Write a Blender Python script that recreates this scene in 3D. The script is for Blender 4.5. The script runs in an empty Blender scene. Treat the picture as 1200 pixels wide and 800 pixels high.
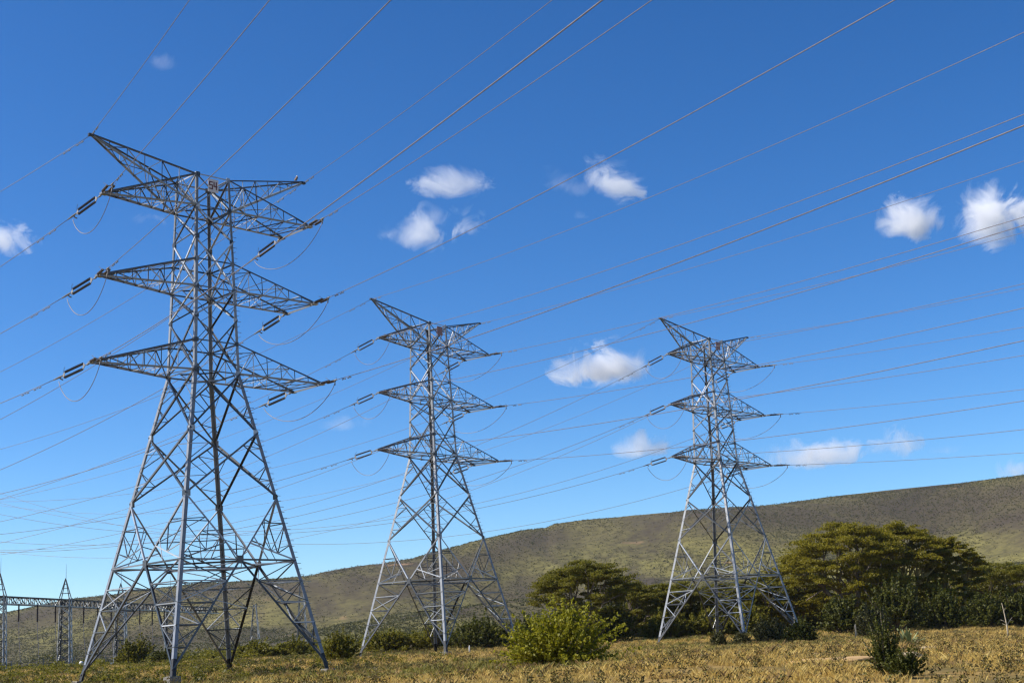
import bpy, bmesh, math, random
import numpy as np
from mathutils import Vector, Matrix

rnd = random.Random(7)
rng = np.random.default_rng(11)
sc = bpy.context.scene
COL = sc.collection

# ------------------------------------------------------------------ camera
PITCH, ROLL = 0.21996, -0.05093
cp, sp, cr, sr = math.cos(PITCH), math.sin(PITCH), math.cos(ROLL), math.sin(ROLL)
_right, _fwd, _up = Vector((1, 0, 0)), Vector((0, cp, sp)), Vector((0, -sp, cp))
_r2 = _right * cr + _up * sr
_u2 = _up * cr - _right * sr
cam = bpy.data.cameras.new("camera")
cam.lens, cam.sensor_width, cam.sensor_fit = 50.0, 36.0, 'HORIZONTAL'
cam.clip_start, cam.clip_end = 0.5, 20000
cam_o = bpy.data.objects.new("camera", cam)
COL.objects.link(cam_o)
cam_o.matrix_world = Matrix(((_r2.x, _u2.x, -_fwd.x, 0), (_r2.y, _u2.y, -_fwd.y, 0), (_r2.z, _u2.z, -_fwd.z, 0), (0, 0, 0, 1)))
sc.camera = cam_o

# ------------------------------------------------------------------ sky, sun, exposure
SUN_EL, SUN_AZ = 42.0, -96.0          # azimuth clockwise from +Y (north); -90 = from the left
SUN_STRENGTH, SKY_STRENGTH, EXPOSURE = 5.0, 0.074, 0.65
world = bpy.data.worlds.new("World")
sc.world = world
world.use_nodes = True
wn, wl = world.node_tree.nodes, world.node_tree.links
wn.clear()
sky = wn.new("ShaderNodeTexSky")
sky.sky_type = 'NISHITA'
sky.sun_disc = False
sky.sun_elevation = math.radians(SUN_EL)
sky.sun_rotation = math.radians(SUN_AZ)
sky.altitude = 1900
sky.air_density = 1.0
sky.dust_density = 1.3
sky.ozone_density = 3.0
hs = wn.new("ShaderNodeHueSaturation")
hs.inputs["Saturation"].default_value = 1.27
gm = wn.new("ShaderNodeGamma")
gm.inputs["Gamma"].default_value = 1.22
hs.inputs["Hue"].default_value = .500
bg = wn.new("ShaderNodeBackground")
bg.inputs["Strength"].default_value = SKY_STRENGTH
wo = wn.new("ShaderNodeOutputWorld")
wl.new(sky.outputs[0], hs.inputs["Color"])
wl.new(hs.outputs[0], gm.inputs["Color"])
wl.new(gm.outputs[0], bg.inputs["Color"])
wl.new(bg.outputs[0], wo.inputs["Surface"])

sun = bpy.data.lights.new("sun", 'SUN')
sun.energy, sun.angle, sun.color = SUN_STRENGTH, math.radians(0.53), (1.0, 0.94, 0.85)
sun_o = bpy.data.objects.new("sun", sun)
COL.objects.link(sun_o)
_el, _az = math.radians(SUN_EL), math.radians(SUN_AZ)
SUN_DIR = Vector((math.sin(_az) * math.cos(_el), math.cos(_az) * math.cos(_el), math.sin(_el)))
sun_o.rotation_euler = (-SUN_DIR).to_track_quat('-Z', 'Y').to_euler()
sun_o.location = SUN_DIR * 400

sc.view_settings.view_transform = 'Standard'
sc.view_settings.look = 'None'
sc.view_settings.exposure = EXPOSURE
sc.view_settings.gamma = 1.0
sc.view_settings.use_curve_mapping = False
sc.cycles.use_denoising = True
sc.cycles.max_bounces = 8
sc.cycles.volume_bounces = 6
sc.cycles.transparent_max_bounces = 12
sc.cycles.pixel_filter_type = 'BLACKMAN_HARRIS'
sc.cycles.filter_width = 1.3

# ------------------------------------------------------------------ helpers
def tag(o, label=None, cat=None, group=None, kind=None):
    if label: o["label"] = label
    if cat: o["category"] = cat
    if group: o["group"] = group
    if kind: o["kind"] = kind
    return o

def empty(name, loc=(0, 0, 0), rz=0.0):
    o = bpy.data.objects.new(name, None)
    o.empty_display_size = 0.5
    o.location = loc
    o.rotation_euler = (0, 0, rz)
    COL.objects.link(o)
    return o

def link_mesh(name, me, parent=None, loc=None):
    o = bpy.data.objects.new(name, me)
    COL.objects.link(o)
    if parent is not None: o.parent = parent
    if loc is not None: o.location = loc
    return o

class MB:
    """collects shapes, builds ONE mesh object"""
    def __init__(self):
        self.v, self.f, self.m = [], [], []
    def add(self, vs, fs, mi=0):
        b = len(self.v)
        self.v.extend([tuple(x) for x in vs])
        for f in fs:
            self.f.append([i + b for i in f]); self.m.append(mi)
    def box(self, c, s, R=None, mi=0):
        vs = []
        for dz in (-.5, .5):
            for dx, dy in ((-.5, -.5), (.5, -.5), (.5, .5), (-.5, .5)):
                p = Vector((dx * s[0], dy * s[1], dz * s[2]))
                if R is not None: p = R @ p
                vs.append(p + Vector(c))
        self.add(vs, [(3, 2, 1, 0), (4, 5, 6, 7), (0, 1, 5, 4), (1, 2, 6, 5), (2, 3, 7, 6), (3, 0, 4, 7)], mi)
    def angle(self, p, q, s, t=None, ref=None, mi=0, leg=False):
        """rolled steel angle (L section) from p to q"""
        p, q = Vector(p), Vector(q)
        d = q - p
        if d.length < 1e-4: return
        d.normalize()
        if ref is None: ref = Vector((0, 0, 1)) if abs(d.z) < .9 else Vector((1, 0, 0))
        ref = Vector(ref)
        w = ref - d * ref.dot(d)
        if w.length < 1e-4:
            w = d.orthogonal()
        w.normalize()
        u = d.cross(w)
        if leg: a, b = (u - w).normalized(), (-u - w).normalized()      # heel outwards, flanges in the two faces
        else: a, b = u, -w                                             # one flange in the face, one turned inwards
        t = t or max(.018, s * .16)
        prof = [(0, 0), (s, 0), (s, t), (t, t), (t, s), (0, s)]
        off = 0. if leg else s * .5
        vs = [p + a * (x - off) + b * y for x, y in prof] + [q + a * (x - off) + b * y for x, y in prof]
        fs = [(i, (i + 1) % 6, (i + 1) % 6 + 6, i + 6) for i in range(6)]
        fs += [(5, 4, 3, 0), (3, 2, 1, 0), (6, 9, 10, 11), (6, 7, 8, 9)]
        self.add(vs, fs, mi)
    def tube(self, pts, radii, n=8, mi=0, caps=True):
        pts = [Vector(p) for p in pts]
        if not hasattr(radii, '__len__'): radii = [radii] * len(pts)
        d0 = (pts[1] - pts[0]).normalized()
        u = d0.orthogonal().normalized()
        vs, fs = [], []
        for i, p in enumerate(pts):
            a, b = pts[max(i - 1, 0)], pts[min(i + 1, len(pts) - 1)]
            d = (b - a).normalized()
            u = (u - d * u.dot(d)).normalized()
            w = d.cross(u)
            for k in range(n):
                an = 2 * math.pi * k / n
                vs.append(p + (u * math.cos(an) + w * math.sin(an)) * radii[i])
        for i in range(len(pts) - 1):
            for k in range(n):
                fs.append((i * n + k, i * n + (k + 1) % n, (i + 1) * n + (k + 1) % n, (i + 1) * n + k))
        if caps:
            fs.append(tuple(reversed(range(n))))
            fs.append(tuple(range((len(pts) - 1) * n, len(pts) * n)))
        self.add(vs, fs, mi)
    def mesh(self, name, mats, smooth=False):
        me = bpy.data.meshes.new(name)
        me.from_pydata(self.v, [], self.f)
        if not isinstance(mats, (list, tuple)): mats = [mats]
        for m in mats: me.materials.append(m)
        if len(mats) > 1: me.polygons.foreach_set("material_index", self.m)
        if smooth: me.polygons.foreach_set("use_smooth", [True] * len(me.polygons))
        me.update()
        return me
    def build(self, name, mats, parent=None, loc=None, smooth=False):
        return link_mesh(name, self.mesh(name, mats, smooth), parent, loc)

def np_mesh(name, V, F, mat, smooth=False):
    """V (n,3), F (m,k) all faces with k corners"""
    me = bpy.data.meshes.new(name)
    V = np.asarray(V, np.float32); F = np.asarray(F, np.int32)
    m, k = F.shape
    me.vertices.add(len(V)); me.vertices.foreach_set("co", V.ravel())
    me.loops.add(m * k); me.loops.foreach_set("vertex_index", F.ravel())
    me.polygons.add(m)
    me.polygons.foreach_set("loop_start", np.arange(0, m * k, k, dtype=np.int32))
    me.polygons.foreach_set("loop_total", np.full(m, k, np.int32))
    if smooth: me.polygons.foreach_set("use_smooth", np.ones(m, bool))
    me.materials.append(mat)
    me.update(calc_edges=True)
    return me

# ------------------------------------------------------------------ materials
def new_mat(name):
    m = bpy.data.materials.new(name)
    m.use_nodes = True
    nt = m.node_tree
    return m, nt.nodes, nt.links, nt.nodes["Principled BSDF"]

def ramp(n, stops):
    r = n.new("ShaderNodeValToRGB")
    while len(r.color_ramp.elements) < len(stops): r.color_ramp.elements.new(.5)
    for e, (p, c) in zip(r.color_ramp.elements, stops):
        e.position = p; e.color = (*c, 1)
    return r

def noise(n, l, scale, detail=4, rough=.55, vec=None, dist=0.):
    t = n.new("ShaderNodeTexNoise")
    t.inputs["Scale"].default_value = scale
    t.inputs["Detail"].default_value = detail
    t.inputs["Roughness"].default_value = rough
    t.inputs["Distortion"].default_value = dist
    if vec is not None: l.new(vec, t.inputs["Vector"])
    return t

def mix(n, l, f, a, b, blend='MIX'):
    x = n.new("ShaderNodeMix"); x.data_type = 'RGBA'; x.blend_type = blend
    if isinstance(f, (int, float)): x.inputs[0].default_value = f
    else: l.new(f, x.inputs[0])
    for s, i in ((a, 6), (b, 7)):
        if isinstance(s, tuple): x.inputs[i].default_value = (*s, 1)
        else: l.new(s, x.inputs[i])
    return x.outputs[2]

def plain(name, col, rough=.6, metal=0., var=.25, scale=3., spec=.5):
    m, n, l, b = new_mat(name)
    g = n.new("ShaderNodeTexCoord")
    t = noise(n, l, scale, 5, .6, g.outputs["Object"])
    lo = tuple(c * (1 - var) for c in col); hi = tuple(min(1, c * (1 + var)) for c in col)
    r = ramp(n, [(.3, lo), (.7, hi)])
    l.new(t.outputs["Fac"], r.inputs[0]); l.new(r.outputs[0], b.inputs["Base Color"])
    b.inputs["Roughness"].default_value = rough
    b.inputs["Metallic"].default_value = metal
    b.inputs["Specular IOR Level"].default_value = spec
    return m

def leaf_mat(name, c0, c1, c2, transl=.35):
    m, n, l, b = new_mat(name)
    g = n.new("ShaderNodeNewGeometry")
    r = ramp(n, [(0., c0), (.55, c1), (1., c2)])
    l.new(g.outputs["Random Per Island"], r.inputs[0])
    l.new(r.outputs[0], b.inputs["Base Color"])
    b.inputs["Roughness"].default_value = .55
    b.inputs["Specular IOR Level"].default_value = .25
    tr = n.new("ShaderNodeBsdfTranslucent")
    l.new(r.outputs[0], tr.inputs["Color"])
    mx = n.new("ShaderNodeMixShader"); mx.inputs[0].default_value = transl
    l.new(b.outputs[0], mx.inputs[1]); l.new(tr.outputs[0], mx.inputs[2])
    l.new(mx.outputs[0], n["Material Output"].inputs["Surface"])
    return m

def galv(name, c, rough=.5, metal=.35, stops=((0., .16), (.40, .40), (.68, 1.), (.86, 2.6), (1., 3.8))):
    m, n, l, b = new_mat(name)
    g = n.new("ShaderNodeTexCoord")
    gi = n.new("ShaderNodeNewGeometry")
    t = noise(n, l, 1.7, 6, .65, g.outputs["Object"])
    r = ramp(n, [(.25, tuple(x * .72 for x in c)), (.75, tuple(x * 1.15 for x in c))])
    l.new(t.outputs["Fac"], r.inputs[0])
    r2 = ramp(n, [(p, (v, v, v)) for p, v in stops])
    l.new(gi.outputs["Random Per Island"], r2.inputs[0])
    l.new(mix(n, l, 1.0, r.outputs[0], r2.outputs[0], 'MULTIPLY'), b.inputs["Base Color"])
    b.inputs["Roughness"].default_value = rough
    b.inputs["Metallic"].default_value = metal
    return m

STEEL = galv("galvanised_steel", (.135, .142, .152), .40, .1)
LEG_STEEL = galv("galvanised_leg_steel", (.195, .205, .22), .42, .1, ((0., .55), (.5, .85), (1., 1.25)))
BITUMEN = plain("black_bitumen_coat", (.012, .012, .013), .6)
CONCRETE = plain("weathered_concrete", (.16, .15, .13), .9, var=.3, scale=4)
CONDUCTOR = plain("aluminium_conductor", (.155, .135, .14), .45, .15)
PORCELAIN = plain("dark_insulator_sheds", (.035, .026, .028), .35, var=.15)
HARDWARE = plain("zinc_hardware", (.15, .15, .155), .7, 0., spec=.3)
PLATE = plain("number_plate_enamel", (.62, .56, .54), .5, var=.12, scale=6)
PLATE_RUST = plain("faded_red_plate", (.25, .13, .11), .6, var=.3, scale=8)
DIGIT = plain("dark_red_digits", (.13, .02, .02), .5)
GANTRY = galv("gantry_steel", (.21, .21, .20), .55, .1)
BARK = plain("grey_brown_bark", (.13, .10, .07), .9, var=.4, scale=5)
BARK_YELLOW = plain("yellow_green_bark", (.30, .23, .08), .85, var=.35, scale=3)
DEADWOOD = plain("bleached_deadwood", (.42, .35, .25), .9)
LEAF_ACACIA = leaf_mat("acacia_leaf", (.145, .130, .011), (.22, .188, .013), (.28, .235, .022), .55)
LEAF_OLIVE = leaf_mat("olive_leaf", (.10, .098, .010), (.155, .142, .013), (.205, .18, .02), .5)
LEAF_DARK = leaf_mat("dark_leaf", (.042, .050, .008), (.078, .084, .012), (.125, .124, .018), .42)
LEAF_BRIGHT = leaf_mat("bright_leaf", (.15, .155, .010), (.26, .25, .013), (.35, .31, .02), .5)
LEAF_SCRUB = leaf_mat("scrub_leaf", (.050, .050, .018), (.082, .080, .024), (.118, .110, .032), .3)
WEED = leaf_mat("brown_weed", (.055, .038, .012), (.11, .08, .022), (.13, .125, .022), .3)
STRAW = leaf_mat("straw_blade", (.35, .225, .055), (.53, .37, .095), (.65, .49, .165), .44)
GREENGRASS = leaf_mat("green_blade", (.12, .115, .02), (.19, .175, .03), (.27, .23, .05), .35)
CACTUS = plain("pale_cactus_skin", (.17, .19, .07), .6, var=.3, scale=6)
ROCK = plain("pale_rock", (.36, .28, .18), .95, var=.25, scale=2)
SOIL = plain("ochre_soil", (.40, .25, .10), .95, var=.25, scale=1.5)
WHITEWALL = plain("whitewashed_block", (.62, .60, .56), .85, var=.12)

# ------------------------------------------------------------------ ground
RIDGE = np.array([(-1.2, .02), (-0.6, .036), (-0.453, .044), (-0.3643, .0489), (-0.3123, .0568), (-0.2933, .0582), (-0.2458, .0605), (-0.203, .0612), (-0.1518, .0645),
                  (-0.1268, .068), (-0.079, .0732), (-0.0526, .0784), (-0.0237, .0837), (0.0178, .0888), (0.0233, .0912), (0.0654, .0938), (0.1134, .0956),
                  (0.165, .0971), (0.232, .1015), (0.2905, .1047), (0.3545, .1079), (0.433, .1111), (.7, .118), (1.2, .11)])
CTRL = np.array([(0, 0, -1.6), (-25, 113, -.28), (-25.3, 103, -.85), (-35, 113, -.3), (-15, 113, -.2), (-10.5, 174.5, 1.05), (26.5, 190, .62), (36, 190, .6), (-103, 324, 3.3), (-92, 375, 4.6), (4.5, 82, -.42),
                 (22, 60, -1.75), (68, 200, .5), (52, 230, 1.8), (9.5, 215, 2.0), (-60, 180, 1.6), (-40, 60, -.9), (40, 90, -1.2), (-6, 50, -1.35), (-7, 200, 1.5), (-22, 50, -.9)])
def _feat(x, y):
    return np.stack([np.ones_like(x), x, y, x * y * .01, x * x * .01, y * y * .01], -1)
_coef = np.linalg.lstsq(_feat(CTRL[:, 0], CTRL[:, 1]), CTRL[:, 2], rcond=None)[0]
def _rbf_res():
    r = CTRL[:, 2] - _feat(CTRL[:, 0], CTRL[:, 1]) @ _coef
    d = np.hypot(CTRL[:, None, 0] - CTRL[None, :, 0], CTRL[:, None, 1] - CTRL[None, :, 1])
    K = np.exp(-(d / 30.) ** 2) + np.eye(len(CTRL)) * .15
    return np.linalg.solve(K, r)
_w = _rbf_res()

def vnoise(x, y, seed=0):
    """value noise in numpy, about -1..1"""
    xi, yi = np.floor(x).astype(np.int64), np.floor(y).astype(np.int64)
    fx, fy = x - xi, y - yi
    fx = fx * fx * (3 - 2 * fx); fy = fy * fy * (3 - 2 * fy)
    def h(a, b):
        n = (a * 374761393 + b * 668265263 + seed * 974634777) & 0xffffffff
        n = ((n ^ (n >> 13)) * 1274126177) & 0xffffffff
        n = n ^ (n >> 16)
        return (n & 0xffff) / 32767.5 - 1.0
    return (h(xi, yi) * (1 - fx) + h(xi + 1, yi) * fx) * (1 - fy) + (h(xi, yi + 1) * (1 - fx) + h(xi + 1, yi + 1) * fx) * fy

def fbm(x, y, o=4, seed=0):
    s = 0; a = .5
    for i in range(o):
        s = s + a * vnoise(x * 2 ** i, y * 2 ** i, seed + i); a *= .5
    return s

def crest_dist(a):
    return 1750 + 90 * np.sin(a * 9.) + 60 * np.sin(a * 23 + 1)

def ground_z(x, y):
    x = np.asarray(x, float); y = np.asarray(y, float)
    x, y = np.broadcast_arrays(x, y)
    xc = np.clip(x, -110, 90); yc = np.clip(y, -10, 330)
    z = _feat(xc, yc) @ _coef
    for (px, py, _), w in zip(CTRL, _w):
        z = z + w * np.exp(-((x - px) ** 2 + (y - py) ** 2) / 900.)
    far = np.clip((y - 45) / 60, 0, 1)
    z = z + .10 * far * vnoise(x * .16, y * .16, 3) + .05 * far * vnoise(x * .5, y * .5, 4)
    # hill
    yy = np.maximum(y, 1.)
    a = x / yy
    E = np.interp(a, RIDGE[:, 0], RIDGE[:, 1])
    R = crest_dist(a)
    t = np.clip((y - 300) / (R - 300), 0, 1)
    g = .60 * t ** 1.25 + .40 * np.clip((t - .70) / .28, 0, 1) ** 2 * (3 - 2 * np.clip((t - .70) / .28, 0, 1))
    zr = E * R
    rough = fbm(x * .006, y * .003, 5, 9) * 20 * np.sqrt(np.clip(t * (1 - t) * 4, 0, 1)) * t
    gul = -np.abs(vnoise(x * .011 + .3 * vnoise(x * .004, y * .004, 2), y * .0016, 5)) * 20 * np.clip(t * (1 - t) * 4, 0, 1)
    rim = vnoise(x * .02, y * 0 + 3.3, 21) * 1.2 * np.clip((t - .8) / .2, 0, 1)
    zh = (zr - z) * g + rough + gul + rim
    z = z + np.where(y > 300, zh, 0)
    z = z - np.maximum(y - R, 0) * .03
    return z

def gz(x, y): return float(ground_z(np.array([x]), np.array([y]))[0])

def make_ground():
    ny = 420
    tt = np.linspace(0, 1, ny)
    ys = np.concatenate([np.linspace(-90, 20, 14), 20 + (np.exp(np.linspace(0, math.log(34), ny)) - 1) / 33 * 2700])
    ys = np.unique(ys.round(3))
    us = np.linspace(-1, 1, 421)
    us = np.sign(us) * (np.abs(us) ** 1.25)
    Y, U = np.meshgrid(ys, us, indexing='ij')
    X = U * (130 + .62 * np.maximum(Y, 0))
    Z = ground_z(X, Y)
    n, m = Y.shape
    V = np.stack([X.ravel(), Y.ravel(), Z.ravel()], 1)
    i = (np.arange(n - 1)[:, None] * m + np.arange(m - 1)[None, :]).ravel()
    F = np.stack([i, i + 1, i + m + 1, i + m], 1)
    mt, nn, l, b = new_mat("dry_savanna_ground")
    g = nn.new("ShaderNodeNewGeometry")
    sep = nn.new("ShaderNodeSeparateXYZ"); l.new(g.outputs["Position"], sep.inputs[0])
    P = g.outputs["Position"]
    # near: straw, soil and green patches
    n1 = noise(nn, l, .09, 6, .6, P, .4)
    r1 = ramp(nn, [(.30, (.13, .11, .03)), (.42, (.22, .16, .05)), (.55, (.36, .24, .075)), (.75, (.42, .29, .10))])
    l.new(n1.outputs["Fac"], r1.inputs[0])
    n2 = noise(nn, l, 2.2, 5, .65, P)
    r2 = ramp(nn, [(.3, (.45, .42, .38)), (.7, (1., 1., 1.))]); l.new(n2.outputs["Fac"], r2.inputs[0])
    near = mix(nn, l, 1.0, r1.outputs[0], r2.outputs[0], 'MULTIPLY')
    # hill: dry grass, dark scrub, ochre soil
    mp = nn.new("ShaderNodeMapping"); mp.inputs["Scale"].default_value = (1, .45, 1)
    l.new(P, mp.inputs["Vector"])
    n3 = noise(nn, l, .0062, 9, .66, mp.outputs[0], .8)
    r3 = ramp(nn, [(.40, (.058, .046, .028)), (.47, (.105, .090, .036)), (.53, (.155, .138, .043)), (.66, (.195, .168, .052))])
    l.new(n3.outputs["Fac"], r3.inputs[0])
    n4 = noise(nn, l, .11, 5, .7, P)
    r4 = ramp(nn, [(.35, (.45, .45, .43)), (.58, (1.05, 1.05, 1.05))]); l.new(n4.outputs["Fac"], r4.inputs[0])
    hillc = mix(nn, l, 1.0, r3.outputs[0], r4.outputs[0], 'MULTIPLY')
    n5 = noise(nn, l, .010, 4, .6, P); r5 = ramp(nn, [(.66, (0, 0, 0)), (.73, (1, 1, 1))]); l.new(n5.outputs["Fac"], r5.inputs[0])
    hillc = mix(nn, l, r5.outputs[0], hillc, (.30, .19, .10))
    # scarp band carries more dark scrub: by steepness
    sn = nn.new("ShaderNodeSeparateXYZ"); l.new(g.outputs["True Normal"], sn.inputs[0])
    at_ = nn.new("ShaderNodeAttribute"); at_.attribute_name = "scrub_cover"
    hillc = mix(nn, l, at_.outputs["Fac"], hillc, (.056, .043, .029))
    mr = nn.new("ShaderNodeMapRange"); mr.inputs[1].default_value = 210; mr.inputs[2].default_value = 330
    l.new(sep.outputs[1], mr.inputs[0])
    l.new(mix(nn, l, mr.outputs[0], near, hillc), b.inputs["Base Color"])
    b.inputs["Roughness"].default_value = .95
    b.inputs["Specular IOR Level"].default_value = .15
    me = np_mesh("ground", V, F, mt, True)
    yy = np.maximum(Y, 1.); A_ = X / yy; t_ = np.clip((Y - 300) / (crest_dist(A_) - 300), 0, 1)
    band = np.exp(-((t_ - .90 - .03 * np.sin(A_ * 17)) / .075) ** 2) * np.clip(.75 + 1.1 * fbm(X * .007, Y * .004, 4, 61), 0, 1)
    patch = np.clip((fbm(X * .0045 + 7, Y * .0028, 5, 71) - .10) * 5, 0, 1) * np.clip((t_ - .08) * 6, 0, 1) * .72
    gull = np.clip(1 - np.abs(vnoise(X * .011 + .3 * vnoise(X * .004, Y * .004, 2), Y * .0016, 5)) * 7, 0, 1) * np.clip((t_ - .2) * 3, 0, 1) * .6
    cov = np.clip(np.maximum(np.maximum(band * .92, patch), gull), 0, .92)
    at = me.attributes.new("scrub_cover", 'FLOAT', 'POINT'); at.data.foreach_set("value", cov.ravel().astype(np.float32))
    o = link_mesh("ground", me)
    tag(o, "dry grass plain rising to the long scrub covered hill", "ground", kind="structure")
make_ground()

# ------------------------------------------------------------------ pylons
T = [(-25.165, 112.948, .2273, .776), (-10.457, 174.487, 1.4638, .9090), (26.497, 189.933, .9824, .8331)]
TNAME = ["the left pylon", "the middle pylon", "the right pylon"]
BW, ZH, N1, N2, ZWL, WW, ZWU, ZML, ZMU, ZUL, TW, ZT = 6.85, 8.1, 18.56, 13.33, 23.46, 2.116, 25.93, 30.41, 32.72, 37.29, 1.6, 40.0
LOC = {'l3': (-9.793, 0, 23.548), 'l2': (-9.295, 0, 30.484), 'l1': (-9.007, 0, 37.242), 'pl': (-10.16, 0, 41.872),
       'r3': (10.281, 2.068, 23.462), 'r2': (9.743, 2.068, 30.425), 'r1': (9.339, 2.068, 37.27), 'pr': (10.235, 0, 41.999)}
def hw(z):
    return BW + (WW - BW) * z / ZWL if z < ZWL else WW + (TW - WW) * (z - ZWL) / (ZT - ZWL)
def corner(sx, sy, z):
    h = hw(z); return Vector((sx * h, sy * h, z))
FACES = [((-1, 1), (-1, -1)), ((-1, -1), (1, -1)), ((1, -1), (1, 1)), ((1, 1), (-1, 1))]

def lacing(mb, a0, a1, b0, b1, n, s, ref=None, start=0, posts=True):
    """zigzag between chord a (a0->a1) and chord b"""
    for i in range(n):
        f0, f1 = i / n, (i + 1) / n
        pa0, pa1 = a0.lerp(a1, f0), a0.lerp(a1, f1)
        pb0, pb1 = b0.lerp(b1, f0), b0.lerp(b1, f1)
        if (i + start) % 2 == 0: mb.angle(pa0, pb1, s, ref=ref)
        else: mb.angle(pb0, pa1, s, ref=ref)
        if posts and i > 0: mb.angle(pa0, pb0, s, ref=ref)

def gusset(mb, p, nrm, s):
    nrm = Vector(nrm).normalized()
    x = Vector((0, 0, 1)).cross(nrm)
    if x.length < .1: x = Vector((1, 0, 0))
    x.normalize(); y = nrm.cross(x)
    R = Matrix((x, y, nrm)).transposed()
    mb.box(p + nrm * .02, (s, s * 1.1, .03), R)

def make_pylon():
    root = empty("lattice_pylon")
    # legs
    for i, (sx, sy) in enumerate(((-1, -1), (1, -1), (1, 1), (-1, 1))):
        m = MB()
        out = Vector((sx, sy, 0))
        top = corner(sx, sy, ZT + .15); w = corner(sx, sy, ZWL)
        bt = corner(sx, sy, 1.1); bb = corner(sx, sy, -.35)
        m.angle(bb, bt, .33, .05, out, 1, leg=True)
        m.angle(bt, w, .29, .04, out, leg=True)
        m.angle(w, corner(sx, sy, ZMU), .25, .035, out, leg=True)
        m.angle(corner(sx, sy, ZMU), top, .21, .03, out, leg=True)
        if (sx, sy) == (1, -1):                       # step bolts up one leg
            z = 4.
            k = 0
            while z < 39.5:
                p = corner(sx, sy, z)
                d = Vector((sx, 0, 0)) if k % 2 else Vector((0, sy, 0))
                m.tube([p, p + d * .34], .022, 5)
                z += .45; k += 1
        m.build("leg", [LEG_STEEL, BITUMEN], root)
        f = MB()
        c = corner(sx, sy, 0)
        f.tube([(c.x, c.y, -1.9), (c.x, c.y, -.20), (c.x, c.y, -.14)], [.66, .64, .58], 4)
        f.build("footing", CONCRETE, root)
    # four faces of bracing
    for (ca, cb) in FACES:
        m = MB()
        A = lambda z: corner(ca[0], ca[1], z)
        B = lambda z: corner(cb[0], cb[1], z)
        nrm = Vector((ca[0] + cb[0], ca[1] + cb[1], 0)).normalized()
        def X(z0, z1, s):
            m.angle(A(z0), B(z1), s, ref=nrm); m.angle(B(z0) + nrm * .05, A(z1) + nrm * .05, s, ref=nrm)
        m1, m2 = 27.95, 34.6
        for z0, z1 in ((ZT, ZUL), (ZUL, m2), (m2, ZML), (ZML, m1), (m1, ZWL)): X(z0, z1, .12)
        X(ZWL, N1, .15); X(N1, N2, .15)
        for z in (ZT, ZUL, ZMU, ZML, ZWU, ZWL): m.angle(A(z), B(z), 0.107, ref=nrm)
        # big lower X, crossing at the hip
        h2, hb = hw(N2), hw(0.)
        fr = h2 / (h2 + hb)
        zc = N2 * (1 - fr)
        mid = (A(zc) + B(zc)) / 2
        for P in (A, B):
            m.angle(P(N2), mid, 0.139, ref=nrm)
            m.angle(mid, P(.25), 0.164, ref=nrm)
            m.angle(P(zc), mid, 0.131, ref=nrm)
        gusset(m, mid, nrm, .55)
        for z in (N1, N2, ZWL):
            for P, Q in ((A, B), (B, A)): gusset(m, P(z) + (Q(z) - P(z)).normalized() * .22, nrm, .40)
        for z in (m1, m2, ZUL, ZMU, ZML, ZWU, ZT):
            for P, Q in ((A, B), (B, A)): gusset(m, P(z) + (Q(z) - P(z)).normalized() * .18, nrm, .32)
        # redundants: lower leg panels (leg to strut), 4 bays
        for P, Q in ((A, B), (B, A)):
            leg0, leg1 = P(zc), P(.25)
            st0, st1 = mid, P(.25)
            nb = 5
            for i in range(1, nb):
                f = i / nb
                l_, s_ = leg0.lerp(leg1, f), st0.lerp(st1, f)
                m.angle(l_, s_, 0.082, ref=nrm)
            for i in range(nb - 1):
                f0, f1 = i / nb, (i + 1) / nb
                if i % 2 == 0: m.angle(leg0.lerp(leg1, f0), st0.lerp(st1, f1), 0.078, ref=nrm)
                else: m.angle(st0.lerp(st1, f0), leg0.lerp(leg1, f1), 0.078, ref=nrm)
                if i % 2 == 1: m.angle(leg0.lerp(leg1, f0), st0.lerp(st1, f1), 0.07, ref=nrm)
            # triangle between hip and N2 node
            a0, a1 = P(N2), P(zc)
            d0, d1 = P(N2), mid
            pm = a0.lerp(a1, .42); dm = d0.lerp(d1, .42)
            m.angle(pm, dm, 0.078, ref=nrm)
            q = d0.lerp(d1, .74)
            m.angle(P(zc), q, 0.098, ref=nrm)
            qq = P(zc).lerp(q, .55)
            m.angle(pm, qq, 0.07, ref=nrm); m.angle(dm, qq, 0.07, ref=nrm)
            m.angle(a0.lerp(a1, .75), qq, 0.061, ref=nrm)
            # redundants in the two X panels above
            for z0, z1 in ((ZWL, N1), (N1, N2)):
                ha, hb_ = hw(z0), hw(z1)
                fz = ha / (ha + hb_)
                xc = A(z0).lerp(B(z1), fz)
                up, lo = P(z0).lerp(xc, .5), P(z1).lerp(xc, .5)
                lm, lu, ld = P((z0 + z1) / 2), P(z0 * .75 + z1 * .25), P(z0 * .25 + z1 * .75)
                m.angle(lm, up, 0.066, ref=nrm); m.angle(lm, lo, 0.066, ref=nrm)
                m.angle(lu, P(z0).lerp(xc, .25), 0.057, ref=nrm); m.angle(lu, up, 0.057, ref=nrm)
                m.angle(ld, P(z1).lerp(xc, .25), 0.057, ref=nrm); m.angle(ld, lo, 0.057, ref=nrm)
            for z0, z1 in ((ZUL, m2), (m2, ZML), (ZML, m1), (m1, ZWL)):
                xc = (A((z0 + z1) / 2) + B((z0 + z1) / 2)) / 2
                lm = P((z0 + z1) / 2)
                m.angle(lm, P(z0).lerp(xc, .5), 0.049, ref=nrm); m.angle(lm, P(z1).lerp(xc, .5), 0.049, ref=nrm)
        # lattice inside the top edge of the hip panel
        hl, hr = A(zc), B(zc)
        for f in (.25, .75):
            p = hl.lerp(hr, f)
            tgt = mid.lerp(A(N2) if f < .5 else B(N2), .36)
            m.angle(p, tgt, 0.066, ref=nrm)
        m.build("face_bracing", STEEL, root)
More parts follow.
